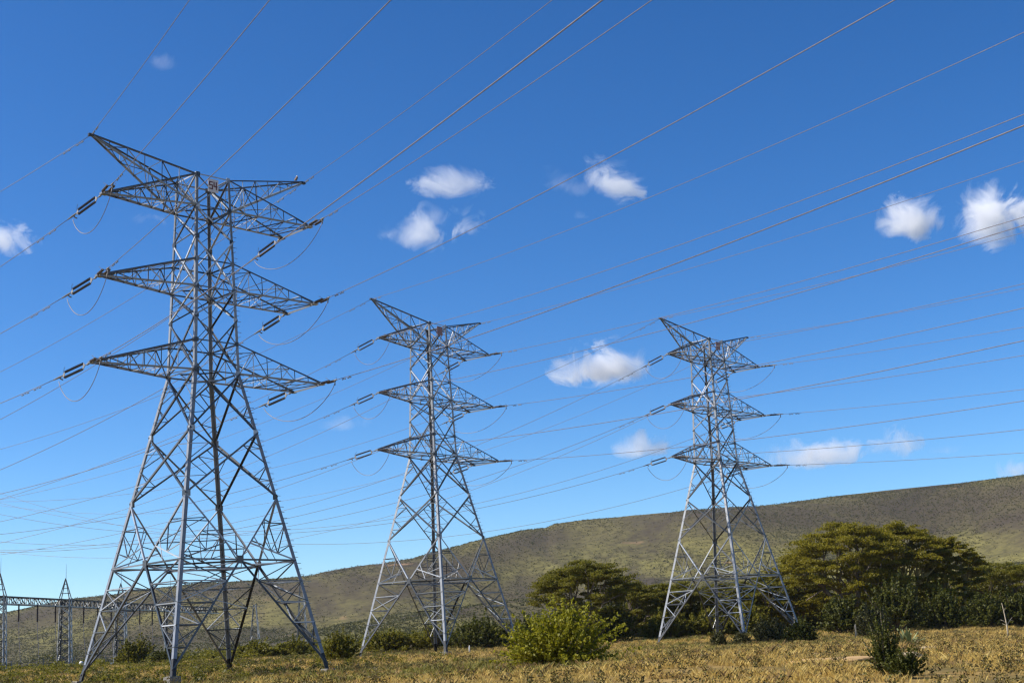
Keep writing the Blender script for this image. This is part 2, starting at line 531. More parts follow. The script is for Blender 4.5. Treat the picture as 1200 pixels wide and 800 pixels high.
    # bracing inside each leg, between its two inclined struts
    for i, (sx, sy) in enumerate(((-1, -1), (1, -1), (1, 1), (-1, 1))):
        m = MB()
        c0 = corner(sx, sy, .25); hc = corner(sx, sy, zc)
        ma, mb_ = Vector((0, hc.y, zc)), Vector((hc.x, 0, zc))
        pa = [ma.lerp(c0, k / 5) for k in range(6)]; pb = [mb_.lerp(c0, k / 5) for k in range(6)]
        lg = [hc.lerp(c0, k / 5) for k in range(6)]
        for k in range(1, 5):
            m.angle(pa[k], pb[k], .08)
            m.angle(pa[k], pb[k - 1], .07) if k % 2 else m.angle(pb[k], pa[k - 1], .07)
            if k < 4: m.angle(lg[k], (pa[k] + pb[k]) / 2, .065)
        # and up from the hip to the node above
        up = corner(sx, sy, N2)
        for k in (.36, .70):
            m.angle(up.lerp(ma, k), up.lerp(mb_, k), .075)
        m.angle(up.lerp(ma, .36), up.lerp(mb_, .70), .065)
        m.build("leg_bracing", STEEL, root)
    # horizontal diaphragms
    for z, s in ((zc, .13), (ZWL, .10), (ZML, .09), (ZUL, .09)):
        m = MB()
        c = [corner(sx, sy, z) for sx, sy in ((-1, -1), (1, -1), (1, 1), (-1, 1))]
        mids = [(c[i] + c[(i + 1) % 4]) / 2 for i in range(4)]
        for i in range(4): m.angle(mids[i] - Vector((0, 0, .06)), mids[(i + 1) % 4] - Vector((0, 0, .06)), s)
        if z == zc:
            for i in range(4):
                m.angle(c[i] - Vector((0, 0, .1)), (mids[i] + mids[i - 1]) / 2 - Vector((0, 0, .1)), .09)
            for i in range(2): m.angle(mids[i] - Vector((0, 0, .14)), mids[i + 2] - Vector((0, 0, .14)), .09)
        else:
            m.angle(c[0] - Vector((0, 0, .1)), c[2] - Vector((0, 0, .1)), s * .8)
        m.build("diaphragm_bracing", STEEL, root)
    # crossarms
    Zl = {'1': (ZUL, ZT), '2': (ZML, ZMU), '3': (ZWL, ZWU)}
    for lev, (zl, zu) in Zl.items():
        for side in 'lr':
            m = MB()
            x, e, z = LOC[side + lev]
            sx = -1 if side == 'l' else 1
            for sy in (-1, 1):
                tip = Vector((x, sy * max(e, .12), z))
                u0, l0 = corner(sx, sy, zu), corner(sx, sy, zl)
                m.angle(u0, tip + Vector((0, 0, .10)), 0.139, ref=(0, sy, .3))
                m.angle(l0, tip, 0.156, ref=(0, sy, -.3))
                lacing(m, u0, tip, l0, tip, 6, 0.07, (0, sy, 0), start=1)
            la, lb = corner(sx, -1, zl), corner(sx, 1, zl)
            ta, tb = Vector((x, -max(e, .12), z)), Vector((x, max(e, .12), z))
            lacing(m, la, ta, lb, tb, 6, 0.07, (0, 0, 1))
            ua, ub = corner(sx, -1, zu), corner(sx, 1, zu)
            lacing(m, ua, ta, ub, tb, 5, 0.057, (0, 0, 1), start=1)
            if e > 0:
                m.angle(ta, tb, 0.156, ref=(0, 0, 1))
            for t_ in ((ta, tb) if e > 0 else ((ta + tb) / 2,)):
                m.box(t_ + Vector((0, 0, -.02)), (.5, .42, .16))
            m.build("crossarm", STEEL, root)
    for key in ('pl', 'pr'):
        m = MB()
        x, e, z = LOC[key]
        sx = -1 if key == 'pl' else 1
        for sy in (-1, 1):
            tip = Vector((x, sy * .08, z))
            u0, l0 = corner(sx, sy, ZT), corner(sx, sy, ZUL)
            m.angle(u0, tip + Vector((0, 0, .08)), 0.123, ref=(0, sy, .3))
            m.angle(l0, tip, 0.139, ref=(0, sy, -.3))
            lacing(m, u0, tip, l0, tip, 6, 0.066, (0, sy, 0))
        lacing(m, corner(sx, -1, ZUL), Vector((x, -.08, z)), corner(sx, 1, ZUL), Vector((x, .08, z)), 6, 0.061, (0, 0, 1), start=1)
        m.box((x, 0, z), (.45, .25, .2))
        m.build("earth_wire_peak", STEEL, root)
    return root

def plate_of(root, digits):
    # number plate hung between near and right legs just under the top chord (local face y = -hw)
    y = -hw(39.2) - .16
    m = MB()
    m.box((-.12 if digits else .1, y, 39.15), (.98, .03, 1.12))
    o = m.build("number_plate", PLATE if digits else PLATE_RUST, root)
    if digits:
        d = MB()
        def seg(x0, z0, x1, z1, ox):
            t = .10
            cx, cz = (x0 + x1) / 2, (z0 + z1) / 2
            d.box((-.12 + ox + cx, y - .022, 39.15 + cz), (abs(x1 - x0) + t, .012, abs(z1 - z0) + t))
        for s in ((-.13, .3, .13, .3), (-.13, .3, -.13, .04), (-.13, .04, .13, .04), (.13, .04, .13, -.28), (-.13, -.28, .13, -.28)): seg(*s, -.22)
        for s in ((-.14, .3, -.14, -.04), (-.14, -.04, .14, -.04), (.08, .3, .08, -.28)): seg(*s, .21)
        d.build("digits", DIGIT, o)

def copy_tree(o, parent=None):
    c = o.copy(); COL.objects.link(c)
    if parent is not None: c.parent = parent
    for ch in list(o.children): copy_tree(ch, c)
    return c

proto = make_pylon()
pylons = [proto, copy_tree(proto), copy_tree(proto)]
PLAB = ["tallest looking steel lattice pylon on the left, with number 54 plate near its top",
        "grey steel lattice pylon in the middle, standing behind the yellow green bush",
        "smallest looking steel lattice pylon on the right, standing before the dark acacia trees"]
for i, (o, t) in enumerate(zip(pylons, T)):
    o.location = t[:3]; o.rotation_euler = (0, 0, t[3])
    tag(o, PLAB[i], "pylon", "power line pylons across the plain")
    plate_of(o, i == 0)

def tw(t, p):
    x, y, z, yaw = T[t]
    c, s = math.cos(yaw), math.sin(yaw)
    return Vector((x + c * p[0] - s * p[1], y + s * p[0] + c * p[1], z + p[2]))

# ------------------------------------------------------------------ wires
QN = [0.4685511, 0.50594387, 0.48866044, 0.90241198, 1.13503564, 1.45041718, 0.44217214, -0.0844587, -0.19255832, 9.34960401, 9.09119089]
QF = [1.06328578, 1.31888681, 1.20028104, 1.64334267, -1.38240571, -1.75474366, -0.6291857, 0.92655792, 0.73272491, 0.3032822, 0.59637754, 12.08193377]
FIX = {(2, 'r2'): 6.0, (0, 'pl'): 9.0, (0, 'r2'): -3.4, (0, 'l3'): -2.5}
def attach(t, k, side):
    x, e, z = LOC[k]
    return tw(t, (x, (-e if side == 'n' else e), z))
def span(t, k, side):
    """function s -> point, and the span length; s measured 0..1"""
    A = attach(t, k, side)
    lv = 0 if k[0] == 'p' else int(k[1])
    x = LOC[k][0]
    tx, ty = T[t][0], T[t][1]
    if side == 'n':
        ph, kk, dz = QN[t], QN[3 + t], QN[6 + t] * 10
        sag = QN[9] if lv == 0 else QN[10]
        L = 300.; u = (math.sin(ph), -math.cos(ph))
    else:
        ph, kk = QF[t], QF[3]
        dz = (QF[4 + lv] + QF[8 + t]) * 10 + FIX.get((t, k), 0)
        sag = QF[11]; L = 150.; u = (-math.sin(ph), math.cos(ph))
    lat = (math.cos(ph), math.sin(ph))
    E = (tx + L * u[0] + lat[0] * x * kk, ty + L * u[1] + lat[1] * x * kk)
    def f(s):
        return Vector((A.x + (E[0] - A.x) * s, A.y + (E[1] - A.y) * s, A.z + dz * s - 4 * sag * s * (1 - s)))
    return f, L

STR_LEN = 4.0
def make_string():
    """tension insulator string along local +X, two rods one above the other"""
    r = empty("insulator_string")
    m = MB()
    m.tube([(0, 0, 0), (.35, 0, 0), (.72, 0, 0)], [.045, .03, .045], 6)
    m.box((.40, 0, 0), (.22, .10, .12))
    m.build("shackle_link", HARDWARE, r)
    for x in (.78, 2.95):
        m = MB()
        s = 1 if x < 1 else -1
        m.add([(x - .10 * s, 0, -.02), (x + .08 * s, .30, -.02), (x + .14 * s, .27, -.02), (x + .14 * s, -.27, -.02), (x + .08 * s, -.30, -.02),
               (x - .10 * s, 0, .02), (x + .08 * s, .30, .02), (x + .14 * s, .27, .02), (x + .14 * s, -.27, .02), (x + .08 * s, -.30, .02)],
              [(0, 1, 2, 3, 4), (9, 8, 7, 6, 5), (0, 5, 6, 1), (1, 6, 7, 2), (2, 7, 8, 3), (3, 8, 9, 4), (4, 9, 5, 0)])
        m.build("yoke_plate", HARDWARE, r)
    for dz in (-.25, .25):
        m = MB()
        pts, rad = [], []
        n = 17
        x0, x1 = .92, 2.82
        for i in range(n):
            xa = x0 + (x1 - x0) * i / n; st = (x1 - x0) / n
            for fx, rr in ((0., .06), (.22, .065), (.38, .115), (.66, .105), (.74, .06)):
                pts.append((xa + fx * st, dz, 0)); rad.append(rr)
        pts.append((x1, dz, 0)); rad.append(.045)
        m.tube(pts, rad, 8)
        m.build("insulator_rod", PORCELAIN, r)
    m = MB()
    m.tube([(3.02, 0, 0), (3.3, 0, 0), (3.55, 0, 0), (STR_LEN, 0, 0)], [.05, .08, .075, .05], 7)
    m.tube([(3.35, 0, 0), (3.45, 0, -.22), (3.42, 0, -.42)], [.06, .05, .05], 6)      # jumper terminal
    m.build("strain_clamp", HARDWARE, r)
    for pts in ([(2.98, .26, 0), (2.7, .42, .22), (2.55, .45, .30)], [(2.98, -.26, 0), (2.7, -.42, .22), (2.55, -.45, .30)], [(.82, .26, 0), (1.05, .40, .18)]):
        m = MB(); m.tube(pts, .018, 5); m.build("arcing_horn", HARDWARE, r)
    return r

def wire_mesh(f, s0, s1, n, rad, name="wire", mat=CONDUCTOR):
    m = MB()
    m.tube([f(s0 + (s1 - s0) * i / n) for i in range(n + 1)], rad, 6)
    return m.mesh(name, mat, True)

def damper_mesh():
    m = MB()
    m.tube([(-.28, 0, -.12), (.28, 0, -.12)], .014, 5)
    for x in (-.28, .28):
        m.tube([(x - .1, 0, -.12), (x + .1, 0, -.12)], .05, 6)
    m.box((0, 0, -.05), (.06, .05, .14))
    return m.mesh("vibration_damper", HARDWARE)
DAMP = damper_mesh()

ARM = {'1': 'upper', '2': 'middle', '3': 'lower'}
SIDE = {'l': 'left', 'r': 'right'}
string0 = make_string()
first = True
for t in range(3):
    for k in ('l1', 'l2', 'l3', 'r1', 'r2', 'r3'):
        ends = {}
        for side in 'nf':
            f, L = span(t, k, side)
            A = f(0)
            s1 = STR_LEN / L
            for _ in range(3):
                s1 *= STR_LEN / (f(s1) - A).length
            B = f(s1)
            d = (B - A).normalized()
            o = string0 if first else copy_tree(string0)
            first = False
            o.location = A
            y = Vector((0, 0, 1)).cross(d).normalized(); z = d.cross(y)
            ro = math.radians(-72 if side == 'f' else 6)
            o.rotation_euler = Matrix((d, y * math.cos(ro) + z * math.sin(ro), z * math.cos(ro) - y * math.sin(ro))).transposed().to_euler()
            where = "%s %s crossarm of %s" % (ARM[k[1]], SIDE[k[0]], TNAME[t])
            tag(o, ("dark twin insulator string pointing down left from " if side == 'f' else "short looking dark insulator string pointing right from ") + where,
                "insulator", "insulator strings on the pylons")
            ends[side] = A + d * 3.43 - Vector((0, 0, .30))
            # conductor
            s_end = .46 if side == 'n' else 1.2
            w = link_mesh("conductor_wire", wire_mesh(f, s1 * .97, s_end, 70, .026))
            tag(w, ("conductor wire sloping down left from the " if side == 'f' else "conductor wire rising to the right from the ") + where, "wire", "power line wires")
            for sd in (1.7 / L, 3.0 / L):
                p = f(s1 + sd); q = f(s1 + sd + .002)
                dm = link_mesh("vibration_damper", DAMP, w)
                dd = (q - p).normalized(); yy = Vector((0, 0, 1)).cross(dd).normalized()
                dm.rotation_euler = Matrix((dd, yy, dd.cross(yy))).transposed().to_euler()
                dm.location = p
        a, b = ends['f'], ends['n']
        sag = 2.2 if k[0] == 'l' else 2.0
        def jf(s, a=a, b=b, sag=sag):
            h = 4 * s * (1 - s)
            return a.lerp(b, s) - Vector((0, 0, sag * h ** .8))
        j = link_mesh("jumper_wire", wire_mesh(jf, 0, 1, 36, .028, "jumper"))
        tag(j, "drooping jumper wire loop under the %s %s crossarm of %s" % (ARM[k[1]], SIDE[k[0]], TNAME[t]), "wire", "jumper loops on the pylons")
    for k in ('pl', 'pr'):
        for side in 'nf':
            f, L = span(t, k, side)
            w = link_mesh("earth_wire", wire_mesh(f, 0, .46 if side == 'n' else 1.2, 70, .022))
            tag(w, "thin earth wire %s from the %s peak of %s" % ("rising right" if side == 'n' else "sloping down left", SIDE[k[1]], TNAME[t]), "wire", "earth wires on the pylon peaks")
            for dm_ in (1.2, 2.6):
                p = f(dm_ / L); q = f(dm_ / L + .002)
                dm = link_mesh("vibration_damper", DAMP, w)
                dd = (q - p).normalized(); yy = Vector((0, 0, 1)).cross(dd).normalized()
                dm.rotation_euler = Matrix((dd, yy, dd.cross(yy))).transposed().to_euler()
                dm.location = p

# bird on the right peak of the near pylon
def make_bird():
    r = empty("bird", tw(0, (9.55, 0, 41.98)), .9)
    m = MB()
    prof = [(-.26, .02, .012), (-.16, .10, .05), (-.08, .20, .10), (0, .30, .115), (.03, .38, .09), (.045, .44, .062), (.06, .49, .068), (.075, .54, .06), (.085, .58, .02)]
    m.tube([(x, 0, z) for x, z, _ in prof], [q for _, _, q in prof], 9)
    m.tube([(.12, 0, .51), (.19, 0, .485)], [.024, .004], 6)
    for s in (-.05, .05):
        m.tube([(.0, s, .22), (.02, s, .03), (.07, s, .015)], [.035, .014, .012], 5)
    m.build("body", plain("brown_plumage", (.20, .12, .08), .8, var=.35, scale=14), r, smooth=True)
    w = MB()
    for s in (-1, 1):
        w.tube([(.05, s * .10, .38), (-.06, s * .115, .24), (-.20, s * .05, .06)], [.05, .06, .015], 6)
    w.build("wings", plain("dark_plumage", (.05, .04, .035), .8), r, smooth=True)
    h = MB()
    h.tube([(.055, 0, .46), (.06, 0, .50), (.075, 0, .545), (.085, 0, .59)], [.066, .073, .066, .02], 9)
    h.build("head_feathers", plain("white_plumage", (.7, .66, .6), .8), r, smooth=True)
    tag(r, "small brown bird with white head perched on the pylon peak", "bird")
make_bird()

# ------------------------------------------------------------------ substation gantry far left
GC = [(-109.4, 300.), (-103.3, 324.), (-98.1, 350.), (-92.2, 375.)]
def make_gantry():
    root = empty("substation_gantry", (GC[1][0], GC[1][1], gz(*GC[1])))
    o0 = Vector(root.location)
    base = gz(*GC[1])
    zb = 17.6
    for i, (x, y) in enumerate(GC):
        m = MB()
        z0 = gz(x, y) - .3 - o0.z
        zt = zb + 1.0 - o0.z
        px, py = x - o0.x, y - o0.y
        def cn(sx, sy, f):
            h = 1.45 - .35 * f
            return Vector((px + sx * h, py + sy * h * .7, z0 + (zt - z0) * f))
        for sx, sy in ((-1, -1), (1, -1), (1, 1), (-1, 1)):
            m.angle(cn(sx, sy, 0), cn(sx, sy, 1), .30, .05, (sx, sy, 0))
        for (a, b) in FACES:
            lacing(m, cn(*a, 0), cn(*a, 1), cn(*b, 0), cn(*b, 1), 9, .15, posts=False)
            lacing(m, cn(*a, 0), cn(*a, 1), cn(*b, 0), cn(*b, 1), 9, .15, posts=False, start=1)
            m.angle(cn(*a, .42), cn(*b, .42), .22)
        tip = Vector((px, py, zt + 4.4))
        for sx, sy in ((-1, -1), (1, -1), (1, 1), (-1, 1)):
            m.angle(cn(sx, sy, 1), tip, .17)
        for f in (.25, .5, .72):
            q = [cn(sx, sy, 1).lerp(tip, f) for sx, sy in ((-1, -1), (1, -1), (1, 1), (-1, 1))]
            for j in range(4): m.angle(q[j], q[(j + 1) % 4], .10)
        m.tube([tip, tip + Vector((0, 0, 3.2))], [.05, .02], 5)
        m.build("lattice_column", GANTRY, root)
    pts = [(-118., 266.)] + GC + [(-86.0, 402.)]
    for (x0, y0), (x1, y1) in zip(pts[:-1], pts[1:]):
        m = MB()
        a = Vector((x0, y0, zb)) - o0; b = Vector((x1, y1, zb)) - o0
        d = (b - a).normalized(); s = Vector((d.y, -d.x, 0)) * .8
        ch = [s + Vector((0, 0, .75)), -s + Vector((0, 0, .75)), s - Vector((0, 0, .75)), -s - Vector((0, 0, .75))]
        for c in ch: m.angle(a + c, b + c, .24, .05)
        for (p, q) in ((0, 1), (2, 3), (0, 2), (1, 3)):
            lacing(m, a + ch[p], b + ch[p], a + ch[q], b + ch[q], 16, .14, posts=True, start=p)
        m.build("truss_beam", GANTRY, root)
    tag(root, "grey lattice substation gantry with long truss beam behind the left pylon", "gantry")
    n = 0
    for seg, fr in ((0, (.22, .5, .78)), (1, (.25, .5, .75)), (2, (.3, .55, .8))):
        (x0, y0), (x1, y1) = GC[seg], GC[seg + 1]
        for f in fr:
            x, y = x0 + (x1 - x0) * f, y0 + (y1 - y0) * f
            r = empty("hanging_insulator", (x + .8, y, zb - .85))
            m = MB()
            pr, rr = [], []
            for i in range(22):
                for fx, q in ((0, .12), (.5, .24), (.8, .14)):
                    pr.append((0, 0, -(i + fx) * .165)); rr.append(q)
            m.tube(pr, rr, 7); m.build("insulator_discs", PORCELAIN, r)
            m = MB(); g = gz(x, y)
            m.tube([(0, 0, -3.6), (.3, -.3, -7.), (.9, -.8, g - (zb - .85) + 2.2)], .06, 5); m.build("dropper_wire", CONDUCTOR, r)
            tag(r, "%s dark insulator of three hanging from the gantry beam %s" % (("nearest", "central", "farthest")[n % 3], ("in its leftmost bay", "behind the left pylon's outer leg", "in its rightmost bay")[n // 3]), "insulator", "insulators hanging under the gantry beam")
            n += 1
make_gantry()

def low_wall(x, y, L, rz, h, lab):
    m = MB()
    n = max(2, int(L / 1.6))
    for i in range(n):
        m.box(((i + .5) * L / n - L / 2, 0, h / 2 + rnd.uniform(-.03, .03)), (L / n - .03, .5, h))
    m.box((0, 0, h + .06), (L + .1, .62, .10))
    o = m.build("low_wall", WHITEWALL, loc=(x, y, gz(x, y) - .1)); o.rotation_euler = (0, 0, rz)
    tag(o, lab, "wall", "low white walls by the substation")
low_wall(-80.5, 285, 2.6, .1, .55, "short low white wall under the left pylon's outer leg, leftmost of three")
low_wall(-77.0, 285, 3.6, .05, .6, "longest low white wall between the left pylon's outer legs, middle of three")
low_wall(-73.6, 285, 1.9, .0, .6, "low white wall piece nearest the pale lit leg, rightmost of three")
def wire_fence():
    r = empty("wire_fence", (-108, 292, 0))
    pts = [(-128 + 6 * i, 288 + 1.2 * i) for i in range(10)]
    for x, y in pts:
        m = MB(); z = gz(x, y)
        m.angle((x + 108, y - 292, z - .2), (x + 108, y - 292, z + 2.3), .14)
        m.build("fence_post", GANTRY, r)
    for h in (.5, 1.1, 1.7, 2.2):
        m = MB(); m.tube([(x + 108, y - 292, gz(x, y) + h) for x, y in pts], .035, 4)
        m.build("strand", CONDUCTOR, r)
    tag(r, "dark wire fence with thin posts under the gantry", "fence")
wire_fence()
def breaker(x, y):
    r = empty("switchgear_frame", (x, y, gz(x, y) - .1))
    m = MB()
    for dx in (-4.2, -1.4, 1.4, 4.2):
        for dy in (-.6, .6): m.angle((dx, dy, 0), (dx, dy, 2.5), .18)
        m.angle((dx, -.6, 2.5), (dx, .6, 2.5), .16); m.angle((dx, -.6, .2), (dx, .6, 2.4), .1)
    for dy in (-.6, .6): m.angle((-4.3, dy, 2.5), (4.3, dy, 2.5), .22)
    m.build("support_frame", GANTRY, r)
    for dx in (-3.2, 0, 3.2):
        m = MB(); pr, rr = [], []
        for i in range(9):
            for fx, q in ((0, .09), (.5, .19), (.8, .1)): pr.append((dx, 0, 2.6 + (i + fx) * .17)); rr.append(q)
        m.tube(pr, rr, 7); m.build("post_insulator", PORCELAIN, r)
    tag(r, "low grey switchgear frame beside the gantry column behind the left pylon", "switchgear")
breaker(-79.5, 296)
def marker(x, y, h, lab, mat, name="marker_post", r0=.3):
    m = MB()
    m.tube([(0, 0, -.2), (0, 0, h * .75), (.02, 0, h * .93), (.03, 0, h)], [r0, r0 * .9, r0 * .65, r0 * .2], 9)
    o = m.build(name, mat, loc=(x, y, gz(x, y)), smooth=True)
    tag(o, lab, "post")
marker(-76.2, 248, 1.35, "stubby pale round topped post beside the gantry column", WHITEWALL, r0=.42)
marker(-6.6, 165, 1.1, "thin white post standing beside the middle pylon's near footing", WHITEWALL, r0=.09)
marker(42.0, 186, 1.9, "weathered grey fence post below the big acacia", DEADWOOD, r0=.12)

def mast(x, y, h, lab):
    r = empty("lattice_mast", (x, y, gz(x, y) - .3))
    m = MB()
    def cn(sx, sy, f):
        q = 1.2 * (1 - f) + .35; return Vector((sx * q, sy * q, h * f))
    for sx, sy in ((-1, -1), (1, -1), (1, 1), (-1, 1)): m.angle(cn(sx, sy, 0), cn(sx, sy, 1), .2)
    for a, b in FACES: lacing(m, cn(*a, 0), cn(*a, 1), cn(*b, 0), cn(*b, 1), 10, .11, posts=False)
    m.build("mast_body", GANTRY, r)
    a = MB()
    for z in (.82, .97): a.angle((-3, 0, h * z), (3, 0, h * z), .16)
    a.build("mast_arm", GANTRY, r)
    tag(r, lab, "mast", "faint lattice masts far beyond the left pylon")
mast(-66.5, 430, 21, "faint slim lattice mast on the slope right of the left pylon")
mast(-80.5, 430, 15, "faint short lattice mast seen through the left pylon's right legs")

# ------------------------------------------------------------------ vegetation
def leaf_quads(P, size, up=.35, stretch=1.6, seed=0):
    """P (n,3) leaf positions -> quad mesh arrays, random facing biased upwards"""
    r = np.random.default_rng(seed)
    n = len(P)
    nr = r.normal(size=(n, 3)); nr[:, 2] += up * 2
    nr /= np.linalg.norm(nr, axis=1)[:, None]
    a = r.normal(size=(n, 3)); a -= nr * (a * nr).sum(1)[:, None]; a /= np.linalg.norm(a, axis=1)[:, None]
    b = np.cross(nr, a)
    s = size * r.uniform(.6, 1.35, n)[:, None]
    A, B = a * s * stretch * .5, b * s * .5
    V = np.stack([P - A, P + B * .9, P + A, P - B * .9], 1).reshape(-1, 3)
    F = np.arange(n * 4).reshape(n, 4)
    return V, F

def limb_path(p, q, n, wob, r):
    p, q = Vector(p), Vector(q)
    out = []
    L = (q - p).length
    for i in range(n + 1):
        f = i / n
        o = Vector((r.uniform(-1, 1), r.uniform(-1, 1), r.uniform(-.5, .5))) * wob * L * (1 - abs(2 * f - 1)) if 0 < i < n else Vector((0, 0, 0))
        out.append(p.lerp(q, f) + o)
    return out

def acacia(x, y, W, H, seed, leaf, lab, name="acacia_tree", group=None, bark=BARK, pads=46, per=260, lsize=.30, low=.42, lean=0., stems=4, D=None):
    r = random.Random(seed); g = np.random.default_rng(seed)
    z = gz(x, y) - .15
    root = empty(name, (x, y, z))
    D = D or W * .8
    tm = MB()
    tops = []
    for i in range(stems):
        an = 2 * math.pi * (i + r.uniform(-.3, .3)) / stems
        rr = W * r.uniform(.10, .22)
        q = Vector((math.cos(an) * rr + lean * W * .1, math.sin(an) * rr, H * r.uniform(.34, .52)))
        p0 = Vector((r.uniform(-.3, .3), r.uniform(-.3, .3), 0))
        tm.tube(limb_path(p0, q, 4, .07, r), [H * .028, H * .022, H * .018, H * .015, H * .012], 7)
        tops.append(q)
    pts = []
    pads = int(pads * 3.0); per = int(per * 1.15); lsize *= .62
    for i in range(pads):
        an = r.uniform(0, 2 * math.pi)
        rad = math.sqrt(r.uniform(.0, 1.)) * .98
        cx, cy = math.cos(an) * rad * W / 2 + lean * W * .12 * rad, math.sin(an) * rad * D / 2
        # umbrella envelope: top falls off to the rim; pads lie between the low edge and the top
        ztop = H * (1 - .30 * rad ** 2.2) * r.uniform(.93, 1.0)
        zlo = H * (low + .10 * rad)
        u = r.random()
        cz = ztop - H * .05 * r.random() if u < .36 else zlo + (ztop - zlo) * r.random() ** .8
        rad_out = 1 + .12 * r.random() ** 2 * (1 if u > .3 else 0); cx *= rad_out; cy *= rad_out
        pr = W * r.uniform(.04, .095)
        n = int(per * (pr / (W * .085)) ** 1.5)
        d = g.normal(size=(n, 3)); d /= np.linalg.norm(d, axis=1)[:, None]
        d *= (g.uniform(0, 1, n) ** (1 / 1.7))[:, None]
        q = d * np.array([pr * 2.0, pr * 1.0, pr * .30])
        tw_ = an + r.uniform(-.5, .5); ca_, sa_ = math.cos(tw_), math.sin(tw_)
        q = np.stack([q[:, 0] * ca_ - q[:, 1] * sa_, q[:, 0] * sa_ + q[:, 1] * ca_, q[:, 2]], 1)
        q[:, 2] += d[:, 0] * pr * r.uniform(-.25, .55) - .05 * (q[:, 0] ** 2 + q[:, 1] ** 2) / pr + .05 * g.normal(size=n)
        q += np.array([cx, cy, cz]); pts.append(q)
        if i % 5 == 0:
            t0 = min(tops, key=lambda t: (t.x - cx) ** 2 + (t.y - cy) ** 2)
            tm.tube(limb_path(t0, (cx, cy, cz - .2), 4, .08, r), [H * .011, H * .009, H * .007, H * .005, H * .003], 5)
    P = np.concatenate(pts)
    P = P[P[:, 2] > .3]
    V, F = leaf_quads(P, lsize, .45, 1.5, seed)
    tm.build("trunk", bark, root, smooth=True)
    link_mesh("crown", np_mesh("crown", V, F, leaf), root)
    tag(root, lab, "tree", group)
    return root

def bush(x, y, W, H, seed, leaf, lab, name="bush", group=None, shoots=260, per=46, lsize=.13, D=None, spiky=.25, cat="bush", sink=.1, low=.0, top_bias=.5):
    r = random.Random(seed); g = np.random.default_rng(seed)
    z = gz(x, y) - sink
    root = empty(name, (x, y, z))
    D = D or W * .85
    tm = MB(); pts = []
    for i in range(shoots):
        an = r.uniform(0, 2 * math.pi)
        el = math.asin(min(1, r.random() ** top_bias))
        k = 1 + spiky * r.uniform(-.8, 1.) ** 3 - .18 * r.random()
        k *= 1 + .16 * math.sin(3 * an + seed) * math.cos(el)
        e = Vector((math.cos(an) * math.cos(el) * W / 2 * k, math.sin(an) * math.cos(el) * D / 2 * k, H * (low + (1 - low) * math.sin(el)) * k * (.9 + .1 * math.sin(2 * an + seed))))
        if e.z < .12 * H: e.z = .12 * H + r.random() * .1 * H
        b = Vector((e.x * .12, e.y * .12, 0))
        c = b.lerp(e, .5) + Vector((r.uniform(-.07, .07) * W, r.uniform(-.07, .07) * D, .06 * H))
        n = per
        f = g.uniform(.30, 1., n) ** .8
        bz = np.outer((1 - f) ** 2, b) + np.outer(2 * f * (1 - f), c) + np.outer(f ** 2, e)
        bz = bz + g.normal(size=(n, 3)) * (W * .022 * (1.25 - f))[:, None]
        pts.append(bz)
        if i % 6 == 0:
            pp = [b, b * .25 + c * .5 + e * .25, e * .9 + c * .1]
            tm.tube(pp, [.012 * H, .008 * H, .003 * H], 5)
    P = np.concatenate(pts); P = P[P[:, 2] > .05]
    V, F = leaf_quads(P, lsize, .35, 1.5, seed)
    tm.build("stem", BARK, root, smooth=True)
    link_mesh("foliage", np_mesh("foliage", V, F, leaf), root)
    tag(root, lab, cat, group)
    return root

def at(px, D, yy=None):
    """lateral position for a column of the picture at distance D (horizon row)"""
    u = (px - 600) / 1666.7
    # ray through the horizon
    v = (400 + 1666.7 * math.tan(PITCH) - .051 * (px - 600) - 400) / 1666.7
    d = _r2 * u - _u2 * v + _fwd
    return d.x / d.y * D

# yellow-green bush in front
bush(at(655, 84), 84, 6.9, 3.7, 3, LEAF_BRIGHT, "bright yellow green bush in front of the middle pylon's right leg", shoots=420, per=52, lsize=.125, spiky=.42)
# acacia between the pylons
acacia(at(690, 216), 216, 14.5, 12.6, 21, LEAF_OLIVE, "flat topped dark olive acacia between the middle and right pylons", pads=54, per=330, lsize=.30, stems=5, low=.30)
# right hand acacia group
GR = "acacia trees behind the right pylon"
acacia(at(1004, 232), 232, 18, 17.8, 31, LEAF_ACACIA, "tallest spreading yellow olive acacia right of the right pylon", group=GR, pads=86, per=330, lsize=.32, stems=5, low=.14, lean=-.3)
acacia(at(1068, 238), 238, 14, 17.4, 32, LEAF_ACACIA, "tall feathery acacia just right of the tallest one, with yellow trunk", group=GR, pads=78, per=320, lsize=.32, stems=4, low=.16, bark=BARK_YELLOW)
acacia(at(1127, 240), 240, 9.5, 15.2, 33, LEAF_ACACIA, "narrower acacia with pointed top at the right of the group", group=GR, pads=56, per=300, lsize=.32, stems=3, low=.16, bark=BARK_YELLOW)
acacia(at(1185, 250), 250, 17, 11.5, 34, LEAF_OLIVE, "low spreading acacia cut by the right picture edge", group=GR, pads=54, per=320, lsize=.32, low=.15)
acacia(at(935, 246), 246, 12, 12.2, 35, LEAF_ACACIA, "pale yellow green acacia right behind the right pylon's outer leg", group=GR, pads=50, per=320, lsize=.32, low=.2)
GB = "dense trees behind the right pylon"
acacia(at(748, 236), 236, 12, 9.4, 41, LEAF_OLIVE, "rounded olive tree touching the flat topped acacia's right side", group=GB, pads=46, per=320, low=.12)
acacia(at(800, 240), 240, 12, 9.0, 42, LEAF_OLIVE, "low olive tree seen through the right pylon's left legs", group=GB, pads=46, per=320, low=.1)
acacia(at(850, 240), 240, 12, 8.6, 43, LEAF_OLIVE, "low olive tree seen through the right pylon's centre legs", group=GB, pads=46, per=320, low=.1)
acacia(at(897, 236), 236, 11, 9.2, 44, LEAF_OLIVE, "low olive tree seen through the right pylon's right leg", group=GB, pads=46, per=320, low=.1)
GD = "dark undergrowth bushes under the acacias"
